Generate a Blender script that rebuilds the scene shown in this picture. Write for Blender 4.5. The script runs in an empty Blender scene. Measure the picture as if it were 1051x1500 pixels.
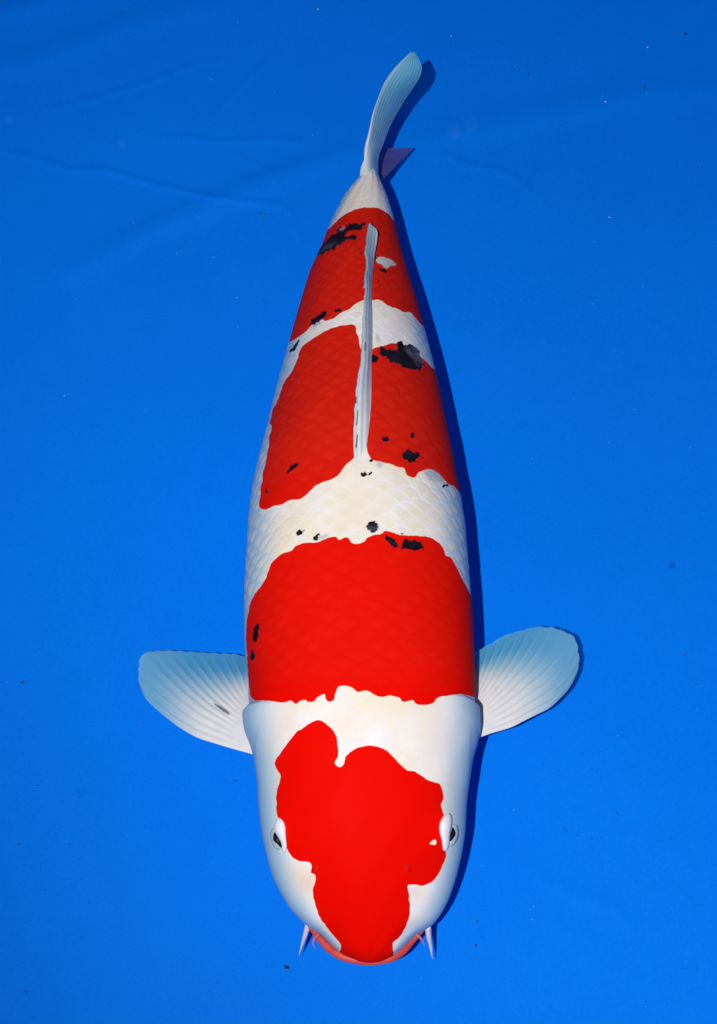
import bpy, math, random
import numpy as np
from mathutils import Vector

# ------------------------------------------------------------------ camera, world, light, exposure
random.seed(7); rng = np.random.default_rng(7)
scn = bpy.context.scene
COL = scn.collection
PHI, F, CH = math.radians(27.0), 2600.0, 1.42          # tilt from straight down, focal length in photo pixels, height
CAM = np.array([0.0, 0.0, CH])
cd = bpy.data.cameras.new('camera'); co = bpy.data.objects.new('camera', cd); COL.objects.link(co)
co.location = CAM; co.rotation_euler = (PHI, 0, 0)
cd.sensor_fit = 'VERTICAL'; cd.sensor_height = 36.0; cd.lens = F / 1500.0 * 36.0
cd.clip_start = 0.01; cd.clip_end = 50.0
scn.camera = co

w = bpy.data.worlds.new('World'); scn.world = w; w.use_nodes = True
bg = w.node_tree.nodes['Background']
bg.inputs[0].default_value = (0.11, 0.14, 0.40, 1); bg.inputs[1].default_value = 0.44

fl = bpy.data.lights.new('flash', 'SPOT'); fo = bpy.data.objects.new('flash', fl); COL.objects.link(fo)
fo.location = (-0.20, -0.15, 1.74)                    # flash held to the left of the camera
fl.energy = 141.0; fl.color = (1.0, 0.975, 0.93); fl.shadow_soft_size = 0.012
fl.spot_size = math.radians(92); fl.spot_blend = 0.8
fo.rotation_euler = (Vector((0.68, 1.28, 0.0)) - Vector(fo.location)).to_track_quat('-Z', 'Y').to_euler()

vs = scn.view_settings
vs.view_transform = 'Standard'; vs.look = 'None'; vs.exposure = 0.0; vs.gamma = 1.0; vs.use_curve_mapping = False
scn.render.engine = 'CYCLES'
scn.cycles.max_bounces = 8; scn.cycles.transparent_max_bounces = 12

# ------------------------------------------------------------------ helpers
cP, sP = math.cos(PHI), math.sin(PHI)
def ray(u, v):
    a = (np.asarray(u, float) - 525.5) / F; b = (750.0 - np.asarray(v, float)) / F
    return np.stack([a, b * cP + sP, b * sP - cP], -1)
def at(u, v, z):
    d = ray(u, v); t = (np.asarray(z, float) - CH) / d[..., 2]
    return CAM + d * t[..., None]
def project(p):
    q = p - CAM
    dep = q[..., 1] * sP - q[..., 2] * cP
    up = q[..., 1] * cP + q[..., 2] * sP
    return 525.5 + F * q[..., 0] / dep, 750.0 - F * up / dep, dep
def sstep(a, b, x):
    t = np.clip((x - a) / (b - a), 0, 1); return t * t * (3 - 2 * t)
def pchip(x, y, q):
    x = np.asarray(x, float); y = np.asarray(y, float)
    h = np.diff(x); d = np.diff(y) / h; m = np.zeros_like(y)
    for i in range(1, len(x) - 1):
        if d[i-1] * d[i] > 0:
            w1, w2 = 2*h[i] + h[i-1], h[i] + 2*h[i-1]
            m[i] = (w1 + w2) / (w1 / d[i-1] + w2 / d[i])
    m[0], m[-1] = d[0], d[-1]
    k = np.clip(np.searchsorted(x, q) - 1, 0, len(x) - 2); t = (q - x[k]) / h[k]
    return ((1+2*t)*(1-t)**2*y[k] + t*(1-t)**2*h[k]*m[k] + t*t*(3-2*t)*y[k+1] + t*t*(t-1)*h[k]*m[k+1])
def path(pts, n):
    """n points spread evenly along a smooth curve through pts"""
    p = np.asarray(pts, float)
    s = np.r_[0, np.cumsum(np.linalg.norm(np.diff(p, axis=0), axis=1))]; s /= s[-1]
    q = np.linspace(0, 1, n)
    return np.stack([pchip(s, p[:, k], q) for k in range(p.shape[1])], -1)
def mesh(name, verts, faces, mat, parent=None, smooth=True, attrs=None):
    me = bpy.data.meshes.new(name)
    verts = np.asarray(verts, np.float32)
    if isinstance(faces, np.ndarray):
        nf = len(faces)
        me.vertices.add(len(verts)); me.vertices.foreach_set('co', verts.ravel())
        me.loops.add(nf * 4); me.loops.foreach_set('vertex_index', faces.astype(np.int32).ravel())
        me.polygons.add(nf); me.polygons.foreach_set('loop_start', np.arange(0, nf * 4, 4, dtype=np.int32))
        me.update(calc_edges=True)
    else:
        me.from_pydata([tuple(map(float, v)) for v in verts], [], faces)
    me.validate()
    me.polygons.foreach_set('use_smooth', [smooth] * len(me.polygons))
    for k, a in (attrs or {}).items():
        ca = me.color_attributes.new(k, 'FLOAT_COLOR', 'POINT')
        c = np.ones((len(verts), 4), np.float32); c[:, :a.shape[1]] = a
        ca.data.foreach_set('color', c.ravel())
    me.materials.append(mat); me.update()
    o = bpy.data.objects.new(name, me); COL.objects.link(o)
    if parent:
        o.parent = parent
        pl = Vector(parent.location)
        g = parent.parent
        while g: pl += Vector(g.location); g = g.parent
        me.transform(__import__('mathutils').Matrix.Translation(-pl))
    return o
def grid_faces(n, m, wrap=False):
    i = np.arange(n - 1)[:, None]; j = np.arange(m if wrap else m - 1)[None, :]
    a = i * m + j; b = i * m + (j + 1) % m
    return np.stack([a, b, b + m, a + m], -1).reshape(-1, 4)
def grid_normals(P, wrap=False):
    du = np.gradient(P, axis=0)
    dv = (np.roll(P, -1, 1) - np.roll(P, 1, 1)) if wrap else np.gradient(P, axis=1)
    n = np.cross(du, dv); return n / np.maximum(np.linalg.norm(n, axis=-1, keepdims=True), 1e-9)
def tube(name, pts, rad, mat, parent, seg=12, flat=None):
    """closed tapered tube; flat = (normal, factor) squashes the section along a direction"""
    p = np.asarray(pts, float); n = len(p); rad = np.broadcast_to(rad, n)
    t = np.gradient(p, axis=0); t /= np.linalg.norm(t, axis=1, keepdims=True)
    ref = np.array([0, 0, 1.0]) if flat is None else np.asarray(flat[0], float)
    V = []
    for k in range(n):
        a = np.cross(t[k], ref); a /= max(np.linalg.norm(a), 1e-9); b = np.cross(a, t[k])
        for s in range(seg):
            q = 2 * math.pi * s / seg
            V.append(p[k] + rad[k] * (a * math.cos(q) + b * math.sin(q) * (flat[1] if flat else 1)))
    f = [tuple(x) for x in grid_faces(n, seg, True)]
    V += [p[0], p[-1]]
    f += [(len(V) - 2, (s + 1) % seg, s) for s in range(seg)]
    f += [(len(V) - 1, (n - 1) * seg + s, (n - 1) * seg + (s + 1) % seg) for s in range(seg)]
    return mesh(name, V, f, mat, parent)

# ------------------------------------------------------------------ materials
def newmat(name):
    m = bpy.data.materials.new(name); m.use_nodes = True
    nt = m.node_tree; return m, nt, nt.nodes['Principled BSDF']
def N(nt, t, **k):
    n = nt.nodes.new(t)
    for a, b in k.items(): setattr(n, a, b)
    return n
def mixc(nt, fac, a, b, mode='MIX'):
    n = N(nt, 'ShaderNodeMix', data_type='RGBA', blend_type=mode)
    for i, x in ((0, fac), (6, a), (7, b)):
        if hasattr(x, 'is_linked'): nt.links.new(x, n.inputs[i])
        elif i == 0: n.inputs[0].default_value = x
        else: n.inputs[i].default_value = (*x, 1)
    return n.outputs[2]
def noise(nt, scale, detail=3, rough=0.5, lo=0.35, hi=0.65):
    tc = N(nt, 'ShaderNodeTexCoord'); no = N(nt, 'ShaderNodeTexNoise')
    no.inputs['Scale'].default_value = scale; no.inputs['Detail'].default_value = detail; no.inputs['Roughness'].default_value = rough
    nt.links.new(tc.outputs['Object'], no.inputs['Vector'])
    mr = N(nt, 'ShaderNodeMapRange'); mr.inputs[1].default_value = lo; mr.inputs[2].default_value = hi
    nt.links.new(no.outputs[0], mr.inputs[0]); return mr.outputs[0], no.outputs[0]
def mathn(nt, op, a, b):
    n = N(nt, 'ShaderNodeMath', operation=op)
    for i, x in ((0, a), (1, b)):
        if hasattr(x, 'is_linked'): nt.links.new(x, n.inputs[i])
        else: n.inputs[i].default_value = x
    return n.outputs[0]
def bump(nt, bs, h, strength, dist):
    b = N(nt, 'ShaderNodeBump'); b.inputs['Strength'].default_value = strength; b.inputs['Distance'].default_value = dist
    nt.links.new(h, b.inputs['Height']); nt.links.new(b.outputs[0], bs.inputs['Normal'])

RED, RED2 = (0.80, 0.0045, 0.0012), (0.62, 0.020, 0.010)
def skin_mat():
    m, nt, bs = newmat('koi_skin')
    at_ = N(nt, 'ShaderNodeVertexColor', layer_name='marks'); sp = N(nt, 'ShaderNodeSeparateColor'); nt.links.new(at_.outputs[0], sp.inputs[0])
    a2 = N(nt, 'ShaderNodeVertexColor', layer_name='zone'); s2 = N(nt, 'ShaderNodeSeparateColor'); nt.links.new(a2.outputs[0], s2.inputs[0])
    n1, _ = noise(nt, 22, 3); n2, r2 = noise(nt, 260, 4); n3, _ = noise(nt, 70, 4, 0.6)
    white = mixc(nt, n1, (0.83, 0.83, 0.82), (0.83, 0.74, 0.58))
    white = mixc(nt, mathn(nt, 'MULTIPLY', n2, 0.10), white, (0.62, 0.60, 0.58))
    white = mixc(nt, s2.outputs[1], white, (0.32, 0.54, 0.67))           # bluish flank skin, with the basin's blue bounce light painted in
    white = mixc(nt, mathn(nt, 'MULTIPLY', sp.outputs[2], 0.75), white, (0.76, 0.69, 0.52))   # cream centres of the scales
    white = mixc(nt, s2.outputs[2], white, (0.80, 0.52, 0.36))           # blush
    back = mixc(nt, n3, (0.64, 0.014, 0.006), (0.60, 0.012, 0.006))
    back = mixc(nt, mathn(nt, 'MULTIPLY', sp.outputs[2], 0.45), back, (0.70, 0.026, 0.009))
    head = mixc(nt, n3, (0.80, 0.0030, 0.0006), (0.78, 0.0035, 0.0008))
    red = mixc(nt, s2.outputs[0], head, back)
    ramp = N(nt, 'ShaderNodeValToRGB'); nt.links.new(sp.outputs[0], ramp.inputs[0])
    e = ramp.color_ramp.elements; e[0].position = 0.30; e[0].color = (0, 0, 0, 1); e[1].position = 0.72; e[1].color = (1, 1, 1, 1)
    rim = N(nt, 'ShaderNodeValToRGB'); nt.links.new(sp.outputs[0], rim.inputs[0])
    e = rim.color_ramp.elements; e[0].position = 0.22; e[0].color = (0, 0, 0, 1); e[1].position = 0.50; e[1].color = (1, 1, 1, 1)
    c = mixc(nt, mathn(nt, 'MULTIPLY', rim.outputs[0], 0.75), white, (0.80, 0.17, 0.035))
    c = mixc(nt, ramp.outputs[0], c, red)
    gfac = mathn(nt, 'SUBTRACT', 1.0, at_.outputs['Alpha'])
    c = mixc(nt, mathn(nt, 'MULTIPLY', gfac, 0.55), c, mixc(nt, n3, (0.30, 0.40, 0.44), (0.16, 0.20, 0.26)))   # black still hidden under the skin
    blk = N(nt, 'ShaderNodeValToRGB'); nt.links.new(sp.outputs[1], blk.inputs[0])
    e = blk.color_ramp.elements; e[0].position = 0.28; e[0].color = (0, 0, 0, 1); e[1].position = 0.66; e[1].color = (1, 1, 1, 1)
    bc = mixc(nt, n3, (0.006, 0.005, 0.009), (0.016, 0.014, 0.024))
    bc = mixc(nt, mathn(nt, 'MULTIPLY', mathn(nt, 'MULTIPLY', gfac, 0.6), n3), bc, (0.16, 0.16, 0.22))
    c = mixc(nt, blk.outputs[0], c, bc)
    nt.links.new(c, bs.inputs['Base Color'])
    bs.inputs['Roughness'].default_value = 0.42; nt.links.new(mathn(nt, 'MULTIPLY', mathn(nt, 'SUBTRACT', 1.06, ramp.outputs[0]), 0.07), bs.inputs['Specular IOR Level'])
    bs.inputs['Subsurface Weight'].default_value = 0.10; bs.inputs['Subsurface Radius'].default_value = (1.0, 0.6, 0.45); bs.inputs['Subsurface Scale'].default_value = 0.004
    bump(nt, bs, r2, 0.06, 0.0005)
    return m
def plain(name, a, b, scale=60, rough=0.4, sss=0.0, spec=0.25, bstr=0.1):
    m, nt, bs = newmat(name)
    n1, r = noise(nt, scale, 4)
    nt.links.new(mixc(nt, n1, a, b), bs.inputs['Base Color'])
    bs.inputs['Roughness'].default_value = rough; bs.inputs['Specular IOR Level'].default_value = spec
    bs.inputs['Subsurface Weight'].default_value = sss; bs.inputs['Subsurface Scale'].default_value = 0.004
    bump(nt, bs, r, bstr, 0.0008)
    return m
def fin_mat(name, base, base2, thin_lo, thin_hi, outer):
    """membrane that lets more of what lies behind show through where it is thin ('thin' red channel)"""
    m, nt, bs = newmat(name)
    out = nt.nodes['Material Output']
    va = N(nt, 'ShaderNodeVertexColor', layer_name='thin'); sp = N(nt, 'ShaderNodeSeparateColor'); nt.links.new(va.outputs[0], sp.inputs[0])
    n1, r = noise(nt, 90, 4)
    c = mixc(nt, n1, base, base2)
    c = mixc(nt, sp.outputs[0], c, outer)                           # thin outer membrane, blue bounce from the basin painted into its colour
    c = mixc(nt, mathn(nt, 'SUBTRACT', 1.0, va.outputs['Alpha']), c, (0.82, 0.83, 0.82))   # thick pale base
    c = mixc(nt, sp.outputs[1], c, (0.03, 0.024, 0.03))             # dark mark
    c = mixc(nt, sp.outputs[2], c, (0.55, 0.10, 0.06))              # pink tissue
    nt.links.new(c, bs.inputs['Base Color'])
    bs.inputs['Roughness'].default_value = 0.45; bs.inputs['Specular IOR Level'].default_value = 0.15
    tl = N(nt, 'ShaderNodeBsdfTranslucent'); nt.links.new(c, tl.inputs[0])
    tr = N(nt, 'ShaderNodeBsdfTransparent'); tr.inputs[0].default_value = (0.93, 0.95, 0.97, 1)
    m1 = N(nt, 'ShaderNodeMixShader'); m1.inputs[0].default_value = 0.12
    nt.links.new(bs.outputs[0], m1.inputs[1]); nt.links.new(tl.outputs[0], m1.inputs[2])
    mr = N(nt, 'ShaderNodeMapRange'); mr.inputs[3].default_value = thin_lo; mr.inputs[4].default_value = thin_hi
    nt.links.new(sp.outputs[0], mr.inputs[0])
    fac = mathn(nt, 'MULTIPLY', mr.outputs[0], mathn(nt, 'SUBTRACT', 1.0, sp.outputs[1]))
    m2 = N(nt, 'ShaderNodeMixShader'); nt.links.new(fac, m2.inputs[0])
    nt.links.new(m1.outputs[0], m2.inputs[1]); nt.links.new(tr.outputs[0], m2.inputs[2])
    nt.links.new(m2.outputs[0], out.inputs['Surface'])
    bump(nt, bs, r, 0.12, 0.0006)
    return m
def floor_mat():
    m, nt, bs = newmat('blue_vinyl')
    va = N(nt, 'ShaderNodeVertexColor', layer_name='stain'); sp = N(nt, 'ShaderNodeSeparateColor'); nt.links.new(va.outputs[0], sp.inputs[0])
    n1, _ = noise(nt, 3.5, 4, 0.55); n2, r2 = noise(nt, 420, 3); n3, r3 = noise(nt, 45, 5, 0.65)
    c = mixc(nt, n1, (0.0003, 0.172, 0.78), (0.0003, 0.186, 0.82))
    c = mixc(nt, mathn(nt, 'MULTIPLY', n3, 0.30), c, (0.0003, 0.158, 0.72))
    c = mixc(nt, mathn(nt, 'MULTIPLY', n2, 0.40), c, (0.0005, 0.215, 0.88))
    c = mixc(nt, sp.outputs[0], c, (0.02, 0.25, 0.86))
    c = mixc(nt, sp.outputs[1], c, (0.004, 0.06, 0.30))
    nt.links.new(c, bs.inputs['Base Color'])
    bs.inputs['Roughness'].default_value = 0.65; bs.inputs['Specular IOR Level'].default_value = 0.04
    bump(nt, bs, r3, 0.06, 0.002)
    return m
M_SKIN = skin_mat()
M_FLOOR = floor_mat()
M_FIN = fin_mat('fin_membrane', (0.84, 0.84, 0.82), (0.78, 0.79, 0.79), 0.02, 0.58, (0.15, 0.60, 0.82))
M_RAY = fin_mat('fin_ray_white', (0.88, 0.88, 0.85), (0.86, 0.85, 0.80), 0.0, 0.50, (0.24, 0.66, 0.82))
M_TAIL = fin_mat('tail_membrane', (0.42, 0.66, 0.70), (0.34, 0.60, 0.66), 0.04, 0.55, (0.10, 0.52, 0.66))  # teal base colour includes painted blue bounce from the basin
M_TRAY = fin_mat('tail_ray', (0.52, 0.72, 0.75), (0.46, 0.68, 0.72), 0.0, 0.52, (0.16, 0.56, 0.68))
M_LOW = fin_mat('lower_tail_shade_tint', (0.17, 0.17, 0.44), (0.14, 0.15, 0.42), 0.35, 0.66, (0.10, 0.12, 0.44))  # dark purple paints the upper lobe's shade into this membrane
M_DORS = fin_mat('dorsal_membrane', (0.74, 0.78, 0.78), (0.66, 0.70, 0.72), 0.0, 0.30, (0.42, 0.62, 0.68))
M_LID = plain('eyelid_skin', (0.80, 0.82, 0.83), (0.76, 0.78, 0.80), 90, 0.45, 0.1)
M_EYE = plain('eye_iris', (0.36, 0.48, 0.54), (0.50, 0.52, 0.42), 220, 0.3, 0, 0.1)
M_PUP = plain('eye_pupil', (0.006, 0.005, 0.010), (0.012, 0.010, 0.018), 100, 0.3, 0, 0.06)
M_LIP = plain('lip_skin', (0.58, 0.055, 0.045), (0.62, 0.10, 0.085), 70, 0.4, 0.1)
M_NOS = plain('nostril_skin', (0.70, 0.004, 0.001), (0.66, 0.006, 0.002), 80, 0.5, 0, 0.03)
M_BARB = plain('barbel_skin', (0.74, 0.66, 0.72), (0.66, 0.50, 0.55), 60, 0.45, 0.15)
M_BARBR = plain('barbel_red_skin', (0.62, 0.06, 0.04), (0.66, 0.18, 0.14), 60, 0.45, 0.1)
M_DIRT = plain('dark_sediment', (0.012, 0.012, 0.02), (0.03, 0.02, 0.02), 300, 0.7)
M_DIRTW = plain('pale_sediment', (0.6, 0.55, 0.6), (0.4, 0.35, 0.4), 300, 0.6)

# ------------------------------------------------------------------ the basin floor (blue vinyl sheet with creases)
def zoomed(pts, x0, y0, s): return [(x0 + a / s, y0 + b / s) for a, b in pts]
A = lambda p: zoomed(p, 0, 0, 2.336)
B = lambda p: zoomed(p, 620, 0, 2.438)
CREASES = [  # polyline, half width (m), height (m)
    (A([(0, 510), (120, 540), (250, 575), (330, 575), (450, 605), (560, 635), (650, 655), (760, 680), (850, 685), (960, 700), (990, 715), (1010, 790), (1040, 840)]), .0042, .00085),
    (A([(140, 380), (300, 340), (450, 295), (600, 245), (690, 212), (800, 210)]), .0045, .0006),
    (A([(540, 470), (640, 470), (740, 480), (840, 478), (960, 472), (1051, 490)]), .0040, .0006),
    (A([(760, 510), (860, 550), (940, 600)]), .004, .0004),
    (A([(180, 950), (350, 870), (500, 790), (650, 720), (850, 640), (1051, 570), (1300, 500)]), .015, .0018),
    (A([(730, 400), (800, 320), (870, 250), (940, 175)]), .004, .0004),
    (A([(-200, 260), (150, 190), (420, 90), (700, 10)]), .018, .0016),
    (A([(-200, 80), (100, 20), (300, -30)]), .014, .0014),
    (B([(0, 560), (80, 550), (160, 590), (270, 605), (340, 640), (380, 690)]), .0045, .0005),
    (B([(400, 340), (460, 230), (520, 120), (600, 20)]), .010, .0010),
    (B([(0, 500), (300, 430), (700, 350), (1100, 300)]), .020, .0016),
    ([(650, 200), (700, 190)], .006, .0006),
    ([(800, 1290), (840, 1310), (900, 1330), (930, 1370)], .008, .0007),
]
def axis(lo, hi, a, b, step):
    mid = np.arange(a, b, step)
    left = a - np.cumsum(np.geomspace(step * 2, .12, 22)); left = left[left > lo][::-1]
    right = mid[-1] + np.cumsum(np.geomspace(step * 2, .12, 22)); right = right[right < hi]
    return np.r_[lo, left, mid, right, hi]
gx = axis(-1.9, 1.9, -.46, .46, .0024); gy = axis(-.9, 2.9, .12, 1.50, .0024)
X, Y = np.meshgrid(gx, gy); Z = np.zeros_like(X)
for pl, hw, hh in CREASES:
    p = at(*np.array(path(pl, max(6, 5 * len(pl)))).T, 0.0)[:, :2]
    mx = max(.004, hw) * 5
    sel = (X > p[:, 0].min() - mx) & (X < p[:, 0].max() + mx) & (Y > p[:, 1].min() - mx) & (Y < p[:, 1].max() + mx)
    xs, ys = X[sel], Y[sel]; best = np.full(xs.shape, 9.0); tb = np.zeros(xs.shape)
    for k in range(len(p) - 1):
        a, d = p[k], p[k+1] - p[k]; t = np.clip(((xs - a[0]) * d[0] + (ys - a[1]) * d[1]) / (d @ d), 0, 1)
        q = np.hypot(xs - a[0] - t * d[0], ys - a[1] - t * d[1]); b = q < best
        best[b] = q[b]; tb[b] = (k + t[b]) / (len(p) - 1)
    Z[sel] += 1.4 * hh * np.exp(-(best / hw) ** 2) * np.sin(np.pi * np.clip(tb * .96 + .02, 0, 1)) ** .5
ph = rng.random(8) * 6
Z += .0012 * np.sin(X * 7 + ph[0] + 1.3 * np.sin(Y * 5 + ph[1])) * np.sin(Y * 6 + ph[2]) + .0005 * np.sin(X * 19 + Y * 11 + ph[3]) * np.sin(Y * 23 - X * 9 + ph[4])
Z -= Z.max() * 0 + .0017
stain = np.zeros(X.shape + (3,))
SP = [(180, 208, 7, 0, .25), (15, 175, 8, 0, .20), (665, 193, 11, 0, .30), (690, 184, 11, 0, .22), (985, 827, 6, 1, .45), (828, 1214, 5, 1, .22),
      (1016, 60, 5, 1, .1), (118, 1160, 9, 1, .12), (212, 600, 4, 0, .2), (690, 310, 22, 0, .10), (300, 350, 40, 0, .06), (820, 300, 40, 0, .07), (400, 420, 45, 0, .06), (720, 580, 40, 0, .05)]
GU, GV, _ = project(np.stack([X, Y, Z * 0], -1))
lump = .5 + .5 * np.sin(X * 260 + 3 * np.sin(Y * 190)) * np.sin(Y * 240 + 2 * np.sin(X * 170))
for u, v, r, ch, a in SP:
    d = np.hypot(GU - u, GV - v) / r
    g = (1 - sstep(.7, 1.1, d)) if r < 20 else np.exp(-d * d) * lump
    stain[..., ch] = np.maximum(stain[..., ch], a * g)
fl_o = mesh('basin_floor', np.stack([X, Y, Z], -1).reshape(-1, 3), grid_faces(len(gy), len(gx)), M_FLOOR, attrs={'stain': stain.reshape(-1, 3)})
fl_o['kind'] = 'structure'; fl_o['label'] = 'bright blue vinyl basin floor with faint creases under the koi'

# ------------------------------------------------------------------ markings, traced in photo pixels
H = lambda p: zoomed(p, 340, 980, 2.766)
S2 = lambda p: zoomed(p, 340, 660, 2.766)
S3 = lambda p: zoomed(p, 360, 400, 3.091)
S4 = lambda p: zoomed(p, 420, 50, 3.488)
S8 = lambda p: zoomed(p, 460, 290, 5.255)
SS = 2
def raster(polys, holes=(), jit=0.5, chk=2):
    m = np.zeros((1500 * SS, 1051 * SS), bool)
    for lst, val in ((polys, True), (holes, False)):
        for pl in lst:
            p = np.array(pl, float); q = []
            for _ in range(chk): p = np.stack([.8 * p + .2 * np.roll(p, -1, 0), .2 * p + .8 * np.roll(p, -1, 0)], 1).reshape(-1, 2)
            for a, b in zip(p, np.roll(p, -1, 0)):
                n = max(1, int(np.hypot(*(b - a)) / 3))
                for k in range(n): q.append(a + (b - a) * k / n + (rng.normal(0, jit, 2) if k else 0))
            q = np.array(q) * SS
            x0, y0 = np.maximum(np.floor(q.min(0)).astype(int) - 1, 0); x1, y1 = np.ceil(q.max(0)).astype(int) + 2
            x1 = min(x1, m.shape[1]); y1 = min(y1, m.shape[0])
            xx = np.arange(x0, x1)[None, :] + .5; yy = np.arange(y0, y1)[:, None] + .5
            ins = np.zeros((y1 - y0, x1 - x0), bool)
            for a, b in zip(q, np.roll(q, -1, 0)):
                if a[1] == b[1]: continue
                lo, hi = sorted((a[1], b[1])); r0 = max(int(math.floor(lo - .5)) - y0, 0); r1 = min(int(math.ceil(hi)) - y0 + 1, y1 - y0)
                if r1 <= r0: continue
                yr = yy[r0:r1]; c = ((a[1] > yr) != (b[1] > yr)) & (xx < (b[0] - a[0]) * (yr - a[1]) / (b[1] - a[1]) + a[0])
                ins[r0:r1] ^= c
            m[y0:y1, x0:x1][ins] = val
    return m.astype(np.float32)
def blur(a, r):
    for ax in (0, 1):
        for _ in range(2):
            a = sum(np.roll(a, k, ax) for k in range(-r, r + 1)) / (2 * r + 1)
    return a
def blob(x, y, rx, ry=None, n=9, rough=.25):
    ry = ry or rx; o = rng.random() * 6
    return [(x + rx * (1 + rng.normal(0, rough)) * math.cos(o + 6.2832 * k / n), y + ry * (1 + rng.normal(0, rough)) * math.sin(o + 6.2832 * k / n)) for k in range(n)]
HEAD = H([(345,207),(318,218),(290,240),(262,255),(235,290),(205,330),(178,365),(172,385),(180,405),(198,430),(196,455),(186,478),(180,515),(184,545),(182,575),(192,605),(215,625),(220,655),(216,690),(228,735),(250,765),(275,780),(318,782),(322,800),(316,828),(335,832),(338,860),(325,890),(327,925),(340,965),(352,1000),(380,1040),(410,1075),(430,1100),(445,1115),(442,1140),(430,1152),(440,1240),(540,1260),(640,1240),(656,1150),(648,1130),(652,1105),(680,1085),(700,1050),(720,1000),(722,960),(718,910),(710,875),(745,875),(780,882),(820,860),(845,820),(862,780),(868,742),(850,715),(845,690),(840,650),(838,620),(857,600),(850,570),(845,550),(858,520),(850,480),(838,462),(800,455),(765,430),(740,415),(712,412),(690,395),(660,365),(640,340),(605,318),(560,310),(510,318),(480,335),(460,355),(452,395),(430,398),(413,380),(432,352),(428,310),(425,275),(412,250),(385,225),(360,208)])
BAND = S2([(140,515),(150,480),(165,450),(200,420),(245,405),(260,385),(300,372),(340,375),(380,358),(420,345),(435,365),(455,350),(470,352),(490,377),(520,375),(540,365),(550,350),(580,340),(610,338),(620,322),(645,330),(670,340),(700,345),(740,345),(780,348),(810,355),(840,375),(860,400),(865,425),(885,430),(905,460),(920,495),(945,540),(965,580),(980,612),(1100,640),(1100,1010),(985,1000),(960,990),(930,985),(880,992),(830,1000),(815,1025),(780,1032),(745,1028),(735,1010),(710,1015),(690,1020),(680,1000),(640,990),(600,1000),(570,985),(545,970),(510,980),(490,960),(460,950),(430,955),(418,985),(415,1010),(400,1020),(380,1010),(378,985),(365,990),(345,1000),(335,1018),(310,1020),(300,1008),(275,1015),(262,1028),(250,1020),(240,1012),(210,1022),(160,1015),(120,1012),(75,1012),(66,920),(63,850),(58,760),(60,690),(70,640),(80,600),(110,560)])
MIDL = S3([(500,238),(480,232),(440,236),(400,245),(350,268),(300,300),(270,320),(245,345),(235,395),(210,450),(180,485),(165,520),(150,570),(120,620),(118,655),(108,680),(120,690),(115,720),(103,750),(110,770),(95,830),(90,870),(75,910),(80,930),(65,980),(72,995),(58,1060),(90,1075),(125,1055),(160,1050),(200,1025),(240,1025),(275,1005),(310,965),(350,945),(400,930),(430,905),(450,870),(490,840),(510,800),(512,740),(515,690),(515,640),(520,560),(525,480),(530,420),(530,370),(515,320),(510,285),(500,270)])
MIDR = S3([(550,355),(575,345),(600,335),(630,330),(650,320),(690,318),(720,330),(780,370),(830,410),(850,440),(960,430),(1100,1000),(975,1000),(960,985),(945,965),(920,955),(905,940),(880,915),(850,890),(810,890),(785,900),(765,930),(730,915),(720,880),(690,880),(650,862),(610,855),(570,845),(548,800),(545,700),(545,600),(545,450)])
REAR = S4([(120,1020),(205,1008),(240,975),(270,940),(310,915),(345,900),(370,888),(430,885),(470,890),(500,905),(530,930),(548,955),(620,960)]) + S3([(900,250),(795,240),(770,200),(745,172),(720,180),(690,162),(640,145),(625,130),(600,118),(575,125),(550,120),(525,125),(495,140),(470,165),(430,180),(400,205),(360,215),(340,205),(300,235),(280,260),(240,290),(205,312),(80,320)])
HOLES = [H([(822,683),(795,708),(828,716)]), S8([(480,470),(500,450),(550,460),(600,475),(640,515),(620,520),(590,515),(570,540),(535,535),(530,510),(490,500)])]
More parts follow.
